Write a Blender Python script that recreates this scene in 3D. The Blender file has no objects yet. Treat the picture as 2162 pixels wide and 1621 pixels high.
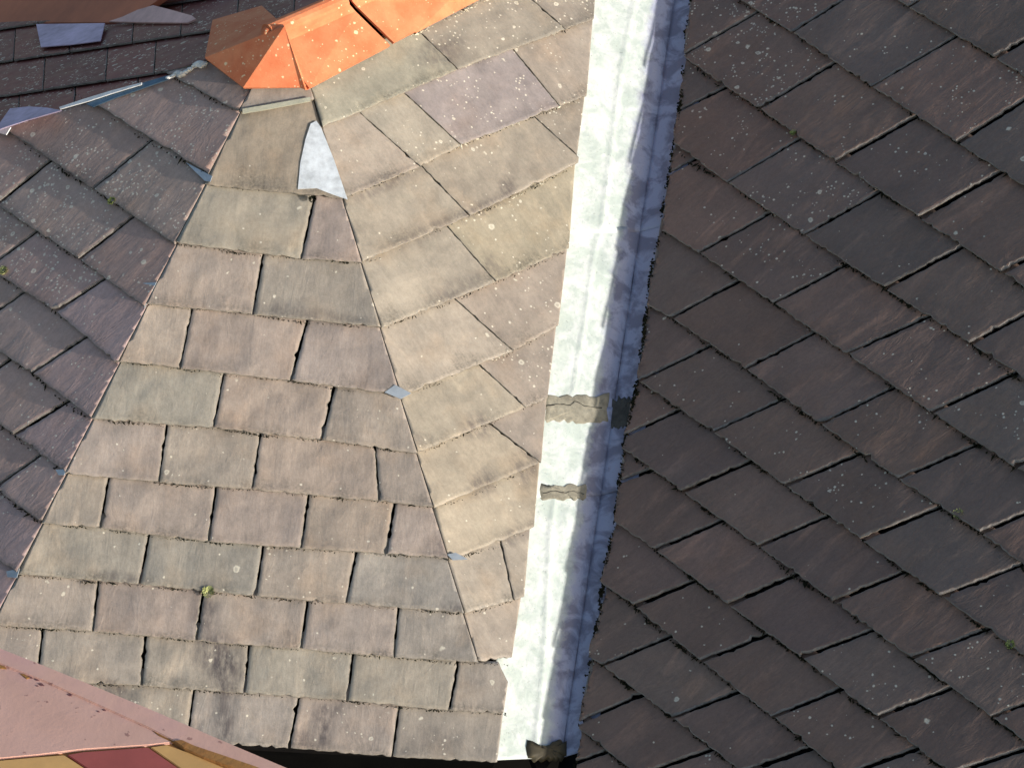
import bpy, bmesh, math, random
import numpy as np
from mathutils import Vector, noise, Matrix

random.seed(7)
RND = random.Random(11)
PW, PH = 2162, 1621                      # size of the photograph the measurements were taken in
FOC = 5000.0
CAMZ = 12.0

# ------------------------------------------------------------------ camera
ELEV, ROLL = math.radians(37), math.radians(4.5)
fw = np.array([0, math.cos(ELEV), -math.sin(ELEV)])
rt = np.array([1.0, 0, 0]); up = np.cross(rt, fw)
r2 = math.cos(ROLL)*rt + math.sin(ROLL)*up
u2 = -math.sin(ROLL)*rt + math.cos(ROLL)*up
RC = np.array([r2, -u2, fw]); CAM = np.array([0, 0, CAMZ])
scene = bpy.context.scene
cam_d = bpy.data.cameras.new("camera"); cam = bpy.data.objects.new("camera", cam_d)
scene.collection.objects.link(cam); scene.camera = cam
cam_d.sensor_fit = 'HORIZONTAL'; cam_d.sensor_width = 36.0
cam_d.lens = 36.0*FOC/PW
cam_d.clip_start = 0.05; cam_d.clip_end = 2000
m = Matrix(((r2[0], u2[0], -fw[0], CAM[0]), (r2[1], u2[1], -fw[1], CAM[1]), (r2[2], u2[2], -fw[2], CAM[2]), (0, 0, 0, 1)))
cam.matrix_world = m

# ------------------------------------------------------------------ sky, sun, exposure
SUN_AZ, SUN_EL = math.radians(-28), math.radians(11.6)
sdir = Vector((math.cos(SUN_EL)*math.cos(SUN_AZ), math.cos(SUN_EL)*math.sin(SUN_AZ), math.sin(SUN_EL)))
w = bpy.data.worlds.new("World"); scene.world = w; w.use_nodes = True
wn = w.node_tree
sky = wn.nodes.new('ShaderNodeTexSky'); sky.sky_type = 'NISHITA'; sky.sun_disc = False
sky.sun_elevation = SUN_EL; sky.sun_rotation = math.pi/2 - SUN_AZ
sky.dust_density = 1.6; sky.ozone_density = 0.9; sky.altitude = 0
bg = wn.nodes['Background']; bg.inputs[1].default_value = 0.15
wn.links.new(sky.outputs[0], bg.inputs[0])
sl = bpy.data.lights.new("sun", 'SUN'); so = bpy.data.objects.new("sun", sl)
scene.collection.objects.link(so)
sl.energy = 4.3; sl.angle = math.radians(0.4); sl.color = (1.0, 0.94, 0.86)
so.rotation_euler = (-sdir).to_track_quat('-Z', 'Y').to_euler()
so.location = (6, -3, 20)
scene.view_settings.view_transform = 'Standard'; scene.view_settings.look = 'None'
scene.view_settings.exposure = 0.5; scene.view_settings.gamma = 1.0
scene.view_settings.use_curve_mapping = False

# ------------------------------------------------------------------ measuring helpers
def ray(p):
    return RC.T @ np.array([(p[0]-PW/2)/FOC, (p[1]-PH/2)/FOC, 1.0])
def hit(p, pl, off=0.0):
    n, d = pl; r = ray(p)
    return CAM + r*((d+off-n@CAM)/(n@r))
def hdir(p0, p1):
    n = np.cross(ray(p0), ray(p1)); d = np.cross(n, [0, 0, 1.0]); d /= np.linalg.norm(d)
    return d*np.sign(d[0])
def unit(v): return v/np.linalg.norm(v)
def plane(P, a, b):
    n = unit(np.cross(a, b)); n = n*np.sign(n[2]); return n, n@P
def meet(a, b, axis, val):
    return np.linalg.solve(np.array([a[0], b[0], axis]), [a[1], b[1], val])

# ------------------------------------------------------------------ the five roof planes
pC = math.radians(33)
nC = np.array([0, -math.sin(pC), math.cos(pC)])
APEX = CAM + ray((600, 34))*7.2
PLC = (nC, nC@APEX)
CL = hit((40, 1210), PLC)-hit((530, 190), PLC)
CR = hit((1010, 1390), PLC)-hit((660, 190), PLC)
PLL = plane(hit((250, 766), PLC), CL, hdir((17, 273), (360, 510)))
PLR = plane(hit((846, 835), PLC), CR, hdir((873, 828), (1163, 690)))
V0 = hit((1424, 0), PLR); VD = hit((1190, 1570), PLR)-V0
PLD = plane(V0, VD, hdir((1472, 144), (2118, 577)))
RIDGE = hdir((735, 415), (1193, 227))
LB0 = hit((430, 130), PLL); LB1 = hit((0, 273), PLL)
PLB = plane(LB0, LB1-LB0, RIDGE)
def rot(v, k, t): return v*math.cos(t)+np.cross(k, v)*math.sin(t)+k*(k@v)*(1-math.cos(t))
_k = unit(LB1-LB0); _v = -unit(ray((300, 50)))
_sg = 1 if rot(PLB[0], _k, .01)@_v > PLB[0]@_v else -1
for _i in range(60):                      # the back slope is a little flatter than the others
    if PLB[0]@_v >= 0.21: break
    _n = rot(PLB[0], _k, _sg*math.radians(.5)); PLB = (_n, _n@LB0)
DECK = -0.032

# ------------------------------------------------------------------ materials
def mat(name):
    M = bpy.data.materials.new(name); M.use_nodes = True
    return M, M.node_tree, M.node_tree.nodes['Principled BSDF']
class NT:
    def __init__(s, t): s.t = t
    def n(s, kind, **k):
        x = s.t.nodes.new('ShaderNode'+kind)
        for a, b in k.items(): setattr(x, a, b)
        return x
    def l(s, a, b): s.t.links.new(a, b)
    def val(s, sock, v):
        if isinstance(v, (int, float, tuple)): sock.default_value = v
        else: s.l(v, sock)
    def math(s, op, a, b=0.0, c=None, clamp=False):
        x = s.n('Math', operation=op); x.use_clamp = clamp
        s.val(x.inputs[0], a); s.val(x.inputs[1], b)
        if c is not None: s.val(x.inputs[2], c)
        return x.outputs[0]
    def noise(s, vec, scale, detail=4, rough=0.6, dist=0.0):
        x = s.n('TexNoise'); x.inputs['Scale'].default_value = scale; x.inputs['Detail'].default_value = detail
        x.inputs['Roughness'].default_value = rough; x.inputs['Distortion'].default_value = dist
        s.l(vec, x.inputs['Vector']); return x.outputs['Fac']
    def map(s, v, a, b, c=0.0, d=1.0, smooth=False):
        x = s.n('MapRange'); x.clamp = True
        if smooth: x.interpolation_type = 'SMOOTHSTEP'
        for i, y in zip((0, 1, 2, 3, 4), (v, a, b, c, d)): s.val(x.inputs[i], y)
        return x.outputs[0]
    def mix(s, f, a, b, mode='MIX'):
        x = s.n('Mix', data_type='RGBA', blend_type=mode)
        s.val(x.inputs[0], f)
        for sock, v in ((x.inputs[6], a), (x.inputs[7], b)): s.val(sock, v)
        return x.outputs[2]
    def scale(s, vec, sc):
        x = s.n('Mapping'); x.inputs['Scale'].default_value = sc; s.l(vec, x.inputs['Vector']); return x.outputs[0]
    def bump(s, h, strength, dist, nrm=None):
        x = s.n('Bump'); x.inputs['Strength'].default_value = strength; x.inputs['Distance'].default_value = dist
        s.l(h, x.inputs['Height'])
        if nrm is not None: s.l(nrm, x.inputs['Normal'])
        return x.outputs[0]

def lichen_nodes(N, pos, amount, scale, size_lo, size_hi, ring=False):
    """mask of round crusts: voronoi cells, each with its own radius and its own chance to exist"""
    warp = N.n('TexNoise'); warp.inputs['Scale'].default_value = scale*2.2; warp.inputs['Detail'].default_value = 3
    N.l(pos, warp.inputs['Vector'])
    wv = N.n('VectorMath', operation='MULTIPLY_ADD')
    N.l(warp.outputs['Color'], wv.inputs[0]); k = 0.42/scale
    wv.inputs[1].default_value = (k, k, k); N.l(pos, wv.inputs[2])
    v = N.n('TexVoronoi'); v.inputs['Scale'].default_value = scale; N.l(wv.outputs[0], v.inputs['Vector'])
    sep = N.n('SeparateColor'); N.l(v.outputs['Color'], sep.inputs[0])
    rad = N.map(sep.outputs[0], 0.0, 1.0, size_lo, size_hi)
    clump = N.noise(pos, scale*0.12, 2, 0.6)
    chance = N.math('MULTIPLY', amount, N.map(clump, 0.45, 0.62, 0.02, 1.0))
    exist = N.math('LESS_THAN', sep.outputs[1], chance)
    d = N.math('DIVIDE', v.outputs['Distance'], rad)
    disc = N.map(d, 0.7, 1.0, 1.0, 0.0)
    if ring:
        disc = N.math('MULTIPLY', disc, N.map(d, 0.25, 0.65, 0.35, 1.0))
    return N.math('MULTIPLY', disc, exist)

def make_slate_mat(name, rip=1.0, wd=.02):
    M, t, P = mat(name); N = NT(t)
    oi = N.n('ObjectInfo'); uv = N.n('UVMap', uv_map='grain').outputs[0]
    lo = N.n('UVMap', uv_map='local'); ls = N.n('SeparateXYZ'); N.l(lo.outputs[0], ls.inputs[0])
    st = N.n('VertexColor', layer_name='stain'); ss = N.n('SeparateColor'); N.l(st.outputs[0], ss.inputs[0])
    geo = N.n('NewGeometry'); pos = geo.outputs['Position']
    big = N.noise(uv, 5.0, 3, 0.55, 0.4)
    med = N.noise(uv, 22.0, 5, 0.65)
    fine = N.noise(uv, 240.0, 3, 0.7)
    streak = N.noise(N.scale(uv, (26.0, 2.6, 1)), 1.0, 4, 0.6, 0.5)
    fstreak = N.noise(N.scale(uv, (170.0, 14.0, 1)), 1.0, 3, 0.65, 0.3)
    f = N.math('ADD', N.math('MULTIPLY', big, 0.50), N.math('MULTIPLY', streak, 0.34))
    f = N.math('ADD', f, N.math('MULTIPLY', med, 0.40))
    f = N.math('ADD', f, N.math('MULTIPLY', fine, 0.42))
    f = N.math('ADD', f, N.math('MULTIPLY', N.math('SUBTRACT', N.noise(N.scale(uv, (95.0, 60.0, 1)), 1.0, 5, 0.75), 0.5), 0.75))
    f = N.math('ADD', f, N.math('MULTIPLY', fstreak, 0.10))
    gain = N.map(f, 0.50, 1.26, 0.62, 1.38)
    hs = N.n('HueSaturation'); hs.inputs['Color'].default_value = (1, 1, 1, 1)
    N.l(oi.outputs['Color'], hs.inputs['Color']); N.l(gain, hs.inputs['Value'])
    col = hs.outputs[0]
    # iron-brown / grey-green / plum mineral blotches
    col = N.mix(N.math('MULTIPLY', N.map(N.noise(uv, 7.0, 3, 0.5), 0.52, 0.72), 0.30), col, N.mix(1.0, col, (1.18, 0.98, 0.78, 1), 'MULTIPLY'))
    col = N.mix(N.math('MULTIPLY', N.map(N.noise(N.scale(uv, (1.3, 1.3, 1)), 9.0, 3, 0.5), 0.55, 0.75), 0.10), col, N.mix(1.0, col, (0.82, 0.96, 0.92, 1), 'MULTIPLY'))
    # pale wash streaks
    wash = N.math('MULTIPLY', N.map(N.noise(N.scale(uv, (13.0, 3.0, 1)), 1.0, 5, 0.62, 0.8), 0.56, 0.74), ss.outputs[2])
    col = N.mix(N.math('MULTIPLY', wash, 0.8), col, N.mix(1.0, col, (1.95, 1.78, 1.62, 1), 'MULTIPLY'))
    # algae fringe above the tail of the slate, drawn down in streaks
    tail = N.math('ADD', ls.outputs[1], N.math('MULTIPLY', N.math('SUBTRACT', N.noise(N.scale(uv, (75.0, 5.0, 1)), 1.0, 4, 0.7), 0.5), 0.55))
    tail = N.math('ADD', tail, N.math('MULTIPLY', N.math('SUBTRACT', N.noise(uv, 9.0, 2, 0.5), 0.5), 0.7))
    fr = N.math('MULTIPLY', N.map(tail, 0.80, 1.10), N.map(N.noise(uv, 130.0, 3, 0.7), 0.35, 0.6))
    fr = N.math('MULTIPLY', fr, ss.outputs[1])
    col = N.mix(N.math('MULTIPLY', fr, 0.85), col, (0.035, 0.035, 0.025, 1))
    # dark run-off stains
    sn = N.math('MULTIPLY', ss.outputs[0], N.map(N.noise(N.scale(uv, (50.0, 20.0, 1)), 1.0, 5, 0.7), 0.36, 0.58))
    col = N.mix(N.math('MULTIPLY', sn, 0.85), col, (0.055, 0.045, 0.05, 1))
    # grit, pits
    pit = N.map(N.noise(uv, 95.0, 4, 0.72), 0.66, 0.74)
    col = N.mix(N.math('MULTIPLY', pit, 0.35), col, N.mix(1.0, col, (0.35, 0.33, 0.3, 1), 'MULTIPLY'))
    grit = N.map(N.noise(uv, 330.0, 2, 0.6), 0.68, 0.76)
    col = N.mix(N.math('MULTIPLY', grit, 0.25), col, (0.55, 0.52, 0.45, 1))
    # lichen
    amt = oi.outputs['Alpha']
    l1 = lichen_nodes(N, pos, amt, 88.0, 0.14, 0.40)
    l2 = lichen_nodes(N, pos, N.math('MULTIPLY', amt, 0.55), 32.0, 0.10, 0.36, True)
    lm = N.math('MAXIMUM', l1, l2)
    lcol = N.mix(N.noise(pos, 30, 2), (0.78, 0.72, 0.62, 1), (0.55, 0.52, 0.40, 1))
    col = N.mix(N.math('MULTIPLY', lm, 0.82), col, lcol)
    N.l(col, P.inputs['Base Color'])
    N.l(N.map(med, 0.3, 0.7, 0.50, 0.72), P.inputs['Roughness'])
    P.inputs['Specular IOR Level'].default_value = 0.5
    # riven surface
    riv = N.noise(N.scale(uv, (30.0, 9.0, 1)), 1.0, 6, 0.62, 0.9)
    steps = N.math('PINGPONG', N.math('MULTIPLY', N.noise(N.scale(uv, (9.0, 5.0, 1)), 1.0, 4, 0.6, 1.0), 7.0), 1.0)
    h = N.math('ADD', N.math('MULTIPLY', riv, 1.0), N.math('MULTIPLY', N.math('POWER', steps, 3.0), 0.20))
    h = N.math('ADD', h, N.math('MULTIPLY', fstreak, 0.16))
    h = N.math('ADD', h, N.math('MULTIPLY', N.noise(uv, 190.0, 3, 0.7), 0.16))
    h = N.math('ADD', h, N.math('MULTIPLY', lm, 0.10))
    warp = N.bump(N.noise(uv, 5.0, 2, 0.45), 0.6, wd)
    N.l(N.bump(h, 0.75*rip, 0.0055, warp), P.inputs['Normal'])
    return M

def simple_mat(name, col, rough=0.8, var=0.25, scale=20.0, bump=0.4, metal=0.0, dist=0.002, tint2=None):
    M, t, P = mat(name); N = NT(t)
    pos = N.n('NewGeometry').outputs['Position']
    f = N.noise(pos, scale, 6, 0.65); g = N.noise(pos, scale*0.2, 3, 0.6)
    c2 = tint2 or tuple(c*(1-var) for c in col)
    c1 = tuple(min(1, c*(1+var*0.6)) for c in col)
    c = N.mix(N.map(N.math('ADD', f, g), 0.7, 1.3), c2+(1,), c1+(1,))
    N.l(c, P.inputs['Base Color']); P.inputs['Roughness'].default_value = rough; P.inputs['Metallic'].default_value = metal
    N.l(N.bump(f, bump, dist), P.inputs['Normal'])
    return M

SLATE = make_slate_mat('weathered_slate', .38, .045)
SLATE_RIVEN = make_slate_mat('riven_slate', 1.3, .012)
SLATE_LICHEN = make_slate_mat('lichened_slate', .45, .010)
SLATE_SOFT = make_slate_mat('smooth_slate', 0.26, .05)
EDGE = simple_mat('split_slate_edge', (0.21, 0.185, 0.165), 0.85, 0.5, 120, 0.8)
EDGE_PALE = simple_mat('split_slate_edge_pale', (0.24, 0.215, 0.18), 0.85, 0.5, 120, 0.8)
DECKM = simple_mat('roof_boarding', (0.009, 0.008, 0.008), 0.95, 0.4, 30)
MORTAR = simple_mat('mortar', (0.27, 0.25, 0.195), 0.95, 0.45, 60, 0.9, dist=0.004)
MORTAR_PALE = simple_mat('pale_mortar', (0.70, 0.69, 0.66), 0.95, 0.3, 80, 0.9, dist=0.004)
MOSSD = simple_mat('dark_moss', (0.016, 0.017, 0.011), 1.0, 0.5, 200, 0.5)
MOSSG = simple_mat('green_moss', (0.30, 0.36, 0.12), 1.0, 0.5, 200, 0.5)
MOSSY = simple_mat('yellow_moss', (0.42, 0.45, 0.20), 1.0, 0.4, 200, 0.5)
LEAD = simple_mat('lead_sheet', (0.42, 0.47, 0.52), 0.5, 0.3, 25, 0.3, 0.4)
LEADP = simple_mat('aged_lead', (0.50, 0.40, 0.54), 0.7, 0.35, 30, 0.4, 0.1)
SEALANT = simple_mat('sealant', (0.38, 0.38, 0.30), 0.7, 0.2, 60, 0.4)
PATCH = simple_mat('mortar_render', (0.66, 0.42, 0.39), 0.9, 0.25, 25, 0.6)

for m_ in (DECKM, MOSSD): m_.node_tree.nodes['Principled BSDF'].inputs['Specular IOR Level'].default_value = .05

# ------------------------------------------------------------------ object helpers
COLL = scene.collection
def link(name, me, parent=None, loc=None, mats=()):
    o = bpy.data.objects.new(name, me); COLL.objects.link(o)
    for x in mats: me.materials.append(x)
    if parent is not None:
        o.parent = parent
        pw = Vector((0, 0, 0)); q = parent
        while q is not None: pw += Vector(q.location); q = q.parent
        if loc is not None: o.location = Vector(loc)-pw
    elif loc is not None: o.location = Vector(loc)
    return o
def worldloc(o):
    p = Vector((0, 0, 0))
    while o is not None: p += Vector(o.location); o = o.parent
    return p
def tag(o, label, cat, group=None, kind=None):
    if label: o['label'] = label
    if cat: o['category'] = cat
    if group: o['group'] = group
    if kind: o['kind'] = kind
    return o
def thing(name, loc, label, cat, group=None):
    o = bpy.data.objects.new(name, None); COLL.objects.link(o); o.location = Vector(loc); o.empty_display_size = 0.1
    return tag(o, label, cat, group, 'thing')
def mesh_obj(name, verts, faces, parent=None, mats=(), thick=0.0, smooth=False, origin=None, bevel=0.0, recalc=True):
    """verts in world space; the object's origin goes to the centre of the verts"""
    V = [Vector(v) for v in verts]
    c = origin if origin is not None else sum(V, Vector())/len(V)
    c = Vector(c)
    bm = bmesh.new(); bv = [bm.verts.new(v-c) for v in V]
    for f in faces:
        try: bm.faces.new([bv[i] for i in f])
        except ValueError: pass
    if recalc: bmesh.ops.recalc_face_normals(bm, faces=bm.faces[:])
    if thick:
        bmesh.ops.solidify(bm, geom=bm.faces[:], thickness=thick)
        bmesh.ops.recalc_face_normals(bm, faces=bm.faces[:])
    if bevel:
        bmesh.ops.bevel(bm, geom=bm.edges[:], offset=bevel, segments=2, affect='EDGES', clamp_overlap=True)
    me = bpy.data.meshes.new(name); bm.to_mesh(me); bm.free()
    if smooth:
        for p in me.polygons: p.use_smooth = True
    return link(name, me, parent, c, mats)

# polylines in photo pixels, evaluated along x with straight ends
def ev(line, x):
    if x <= line[0][0]: a, b = line[0], line[1]
    elif x >= line[-1][0]: a, b = line[-2], line[-1]
    else:
        for a, b in zip(line, line[1:]):
            if a[0] <= x <= b[0]: break
    return a[1]+(b[1]-a[1])*(x-a[0])/(b[0]-a[0])
def cross_line(line, p, q):
    """point where the straight line p-q meets the polyline"""
    f = lambda s: (p[1]+(q[1]-p[1])*s)-ev(line, p[0]+(q[0]-p[0])*s)
    # search the root nearest to the segment
    best = None
    ln = max(20.0, math.hypot(q[0]-p[0], q[1]-p[1])); R_ = 420.0/ln
    ss = [0.5+(i/120-1)*R_ for i in range(241)]
    for a, b in zip(ss, ss[1:]):
        fa, fb = f(a), f(b)
        if fa*fb <= 0 and fa != fb:
            s = a+(b-a)*fa/(fa-fb)
            if best is None or abs(s-0.5) < abs(best-0.5): best = s
    if best is None: best = 0.5
    return (p[0]+(q[0]-p[0])*best, p[1]+(q[1]-p[1])*best)
def ev_y(line, y):
    """x on a polyline that runs down the picture"""
    return ev([(b, a) for a, b in line], y)

def basis(pl):
    n = pl[0]; eu = unit(np.cross([0, 0, 1.0], n)); evd = np.cross(n, eu)
    if evd[2] > 0: evd = -evd
    return eu, evd, n

def frac(v, s, oct_=4): return noise.fractal(Vector(v)*s, 1.0, 2.0, oct_)

SLATES = 0
def make_slate(parent, pl, quad, tint, lich, cuts=(), overlap=0.055, tail_w=0.004, stains=(), fringe=0.5, wash=0.3,
               gap=0.0025, tilt=0.0, ragged=1.0, soft=False, thick=0.007, pale_edge=False, bev=.0016, jag=0.0):
    """one slate: a thin riven slab, dressed edges, laid on plane pl; quad = TL, TR, BR, BL in photo pixels"""
    global SLATES; SLATES += 1
    sd = SLATES*13.37
    eu, evd, n = basis(pl)
    O = n*pl[1]
    tails = tail_w
    P = [hit(q, pl, tail_w) for q in quad]
    uvw = [np.array([(p-O)@eu, (p-O)@evd]) for p in P]
    TL, TR, BR, BL = uvw
    ru, rv = unit(TR-TL) if np.linalg.norm(TR-TL) > 1e-4 else unit(BR-BL), unit(BR-BL)
    TL, TR, BL, BR = TL+ru*gap, TR-ru*gap, BL+rv*gap, BR-rv*gap
    lv = max(0.02, 0.5*(np.linalg.norm(BL-TL)+np.linalg.norm(BR-TR)))
    TL0, TR0 = TL, TR
    TL = TL+unit(TL-BL)*overlap; TR = TR+unit(TR-BR)*overlap
    tt0 = overlap/(lv+overlap)
    wid = max(np.linalg.norm(TR-TL), np.linalg.norm(BR-BL)); hei = lv+overlap
    nx, ny = max(4, min(30, int(wid/0.012))), max(4, min(26, int(hei/0.012)))
    w0 = -0.012
    cx = (TL+TR+BL+BR)/4
    cen = O+eu*cx[0]+evd*cx[1]
    bm = bmesh.new()
    uvl = bm.loops.layers.uv.new('grain'); lol = bm.loops.layers.uv.new('local')
    cl = bm.verts.layers.float_color.new('stain')
    locd = {}
    tl = RND.uniform(-1, 1)*tilt
    def P2(s, t): return (TL*(1-s)+TR*s)*(1-t)+(BL*(1-s)+BR*s)*t
    def edge_j(a, k):   # inward wander of a dressed edge, metres
        x = frac((a*3+sd, k*7.1, 0), 5.0, 5)*0.0024+abs(frac((a*11+sd, k*3.3, 4.0), 6.0, 3))*0.0014
        c = frac((a*2.3+sd, k*5.7, 9.0), 4.0, 2)
        if c > 0.35: x += (c-0.35)*0.012
        return x*ragged
    def place(s, t, ex=0.0, dz=0.0):
        q = P2(s, t)
        a = edge_j(t*hei*8, 1)+ex; b = edge_j(t*hei*8, 2)+ex; c = edge_j(s*wid*8, 3)*1.25+ex
        fs = (1-s)**6; ft = s**6; fb = t**6
        q = q+ru*(a*fs-b*ft)-evuv*(c*fb)
        lift = w0+(tail_w-w0)*t+tl*(s-0.5)*2*0.004*t
        z = lift+0.0011*frac((q[0]*7+sd, q[1]*3, sd), 1.0, 3)+0.0006*frac((q[0]*26+sd, q[1]*12, sd), 1.0, 3)+dz
        return q, z
    evuv = np.array([0.0, 1.0]) if abs(rv[0]) > 0.3 else unit(BL-TL)
    def mk(s, t, ex=0.0, dz=0.0):
        q, z = place(s, t, ex, dz)
        wp = O+eu*q[0]+evd*q[1]+n*z
        v = bm.verts.new(Vector(wp-cen))
        locd[v] = (s, (t-tt0)/(1-tt0), q[0], q[1])
        return v
    def bw(i, j):
        if not (i in (0, nx) or j in (0, ny)): return 0
        k_ = 1.0 if i == nx else .35
        return k_*bev*(1+.9*frac((i*.9+sd, j*.9, sd*.3), 1.0, 3))
    G = [[mk(i/nx, j/ny, max(.0008, bw(i, j))) for i in range(nx+1)] for j in range(ny+1)]
    for j in range(ny):
        for i in range(nx):
            f = bm.faces.new((G[j][i], G[j+1][i], G[j+1][i+1], G[j][i+1])); f.smooth = True
    ring = [(i, 0) for i in range(nx)]+[(nx, j) for j in range(ny)]+[(i, ny) for i in range(nx, 0, -1)]+[(0, j) for j in range(ny, 0, -1)]
    R0 = [G[j][i] for i, j in ring]
    R1 = [mk(i/nx, j/ny, -0.0004, -max(.0012, .55*bw(i, j))) for i, j in ring]
    R2 = [mk(i/nx, j/ny, 0.0004, -thick) for i, j in ring]
    m_ = len(ring)
    for A, B in ((R0, R1), (R1, R2)):
        for k in range(m_):
            f = bm.faces.new((A[k], A[(k+1) % m_], B[(k+1) % m_], B[k])); f.material_index = 1
    fb = bm.faces.new(R2[::-1]); fb.material_index = 1
    # bottom corner broken off
    for v, (s, t, a, b) in locd.items():
        wp = Vector(v.co)+Vector(cen)
        d = RC@(np.array(wp)-CAM); px = (d[0]/d[2]*FOC+PW/2, d[1]/d[2]*FOC+PH/2)
        k = 0.0
        for (x, y, rx, ry, an, sg) in stains:
            ca, sa = math.cos(math.radians(an)), math.sin(math.radians(an))
            dx, dy = px[0]-x, px[1]-y; e = math.hypot((dx*ca+dy*sa)/rx, (-dx*sa+dy*ca)/ry)
            k = max(k, sg*max(0.0, min(1.0, 1.6-1.1*e)))
        v[cl] = (k, fringe, wash, 1)
    off = (RND.uniform(0, 40), RND.uniform(0, 40))
    for f in bm.faces:
        for lp in f.loops:
            s, t, a, b = locd[lp.vert]
            lp[uvl].uv = (a+off[0], b+off[1]); lp[lol].uv = (s, t)
    # saw cuts at hips and at the valley, and chips
    allcuts = list(cuts)
    for (pt, nrm) in allcuts:
        r = bmesh.ops.bisect_plane(bm, geom=bm.verts[:]+bm.edges[:]+bm.faces[:], dist=1e-5, plane_co=Vector(pt-cen), plane_no=Vector(nrm), clear_outer=True)
        if jag and (pt, nrm) == allcuts[-1]:
            for v in r['geom_cut']:
                if isinstance(v, bmesh.types.BMVert):
                    wv = np.array(v.co)+cen; z_ = frac(wv*26+sd*0, 1.0, 4)
                    v.co -= Vector(nrm*(jag*(.5+z_))); v.co += Vector(pl[0]*(jag*.9*abs(frac(wv*30+3, 1.0, 4))))
        ce = [e for e in r['geom_cut'] if isinstance(e, bmesh.types.BMEdge)]
        if ce:
            h = bmesh.ops.holes_fill(bm, edges=ce, sides=0)
            for f in h['faces']: f.material_index = 1
    if len(bm.faces) < 6: bm.free(); return None
    bmesh.ops.recalc_face_normals(bm, faces=bm.faces[:])
    me = bpy.data.meshes.new('slate'); bm.to_mesh(me); bm.free()
    o = link('slate', me, parent, cen, (SLATE_SOFT if soft is True else SLATE_LICHEN if soft == 'lichen' else SLATE_RIVEN if soft == 'riven' else SLATE, EDGE_PALE if pale_edge else EDGE))
    o.color = (tint[0], tint[1], tint[2], lich)
    return o

def jitter_tint(base, v=0.10, c=0.05):
    k = 1+RND.uniform(-v, v)
    return tuple(max(0.01, b*k*(1+RND.uniform(-c, c))) for b in base)

def deck(name, pl, pts, parent, off=DECK):
    P = [hit(p, pl, off) for p in pts]
    n = pl[0]*0.025
    k = len(P)
    V = P+[p-n for p in P]
    F = [tuple(range(k)), tuple(range(k, 2*k))[::-1]]+[(i, (i+1) % k, (i+1) % k+k, i+k) for i in range(k)]
    return mesh_obj(name, V, F, parent, (DECKM,))
def deck3(name, P, n, parent):
    n = n*0.025; k = len(P); V = list(P)+[p-n for p in P]
    F = [tuple(range(k)), tuple(range(k, 2*k))[::-1]]+[(i, (i+1) % k, (i+1) % k+k, i+k) for i in range(k)]
    return mesh_obj(name, V, F, parent, (DECKM,))

def rows(lines, perps, left, right, fn):
    """lines: course lines top to bottom; perps[i]: joints between lines i and i+1; left/right(line)->x of the outermost corners"""
    for i in range(len(lines)-1):
        U, Lo = lines[i], lines[i+1]
        sides = []
        lx0, lx1 = left(U, i), left(Lo, i+1)
        sides.append(((lx0, ev(U, lx0)), (lx1, ev(Lo, lx1))))
        for p, q in perps[i]: sides.append((cross_line(U, p, q), cross_line(Lo, p, q)))
        rx0, rx1 = right(U, i), right(Lo, i+1)
        sides.append(((rx0, ev(U, rx0)), (rx1, ev(Lo, rx1))))
        for k in range(len(sides)-1):
            fn(i, k, (sides[k][0], sides[k+1][0], sides[k+1][1], sides[k][1]), len(sides)-1)

# ------------------------------------------------------------------ valley edges (photo pixels)
ZL = [(1262, -60), (1251, 70), (1233, 249), (1218, 329), (1207, 480), (1191, 586), (1173, 719), (1158, 831), (1147, 903), (1139, 998), (1132, 1103), (1118, 1124), (1110, 1198), (1098, 1318), (1080, 1390), (1065, 1481), (1050, 1601), (1040, 1690)]
ZR = [(1462, -60), (1455, 0), (1446, 89), (1431, 240), (1417, 320), (1397, 444), (1391, 500), (1377, 545), (1366, 622), (1355, 719), (1339, 831), (1322, 903), (1308, 998), (1297, 1098), (1287, 1140), (1272, 1220), (1258, 1320), (1239, 1414), (1225, 1514), (1216, 1600), (1206, 1700)]
def edge_y(line, q, keep_right):
    """rows where a slate's outline crosses the edge: (mean row or None, is any of it on the kept side)"""
    ys, inside = [], False
    for k in range(4):
        a, b = q[k], q[(k+1) % 4]
        for i in range(24):
            p = [a[j]+(b[j]-a[j])*i/24 for j in (0, 1)]; r = [a[j]+(b[j]-a[j])*(i+1)/24 for j in (0, 1)]
            fp, fr_ = p[0]-ev_y(line, p[1]), r[0]-ev_y(line, r[1])
            if (fp > 0) == keep_right: inside = True
            if fp*fr_ <= 0: ys.append(p[1])
    return (sum(ys)/len(ys) if ys else None), inside
def edge_cut(line, pl, y, keep_right, jit=0.0, ang=0.0):
    a, b = (ev_y(line, y-70), y-70), (ev_y(line, y+70), y+70)
    A, B = hit(a, pl), hit(b, pl)
    nr = unit(np.cross(B-A, pl[0]))
    side = hit((a[0]+(50 if keep_right else -50), y), pl)-A
    if nr@side > 0: nr = -nr                     # normal points to the side thrown away
    nr = unit(nr+unit(B-A)*ang)
    return ((A+B)/2+nr*jit, nr)
def hip_cut(P, d, pa, pb, keep, g=0.0014):
    """plane through the hip, bisecting the two slopes; keep = plane whose slate is kept"""
    nn = unit(np.cross(unit(d), unit(pa[0]+pb[0])))
    probe = keep
    if nn@(probe-P) > 0: nn = -nn
    return (P-nn*g, nn)

# ================================================================== the canted roof
ROOF = thing('slate_roof', APEX+np.array([0, 0, -1.6]), 'weathered grey slate roof with a canted hip end under orange ridge tiles', 'roof')
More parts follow.
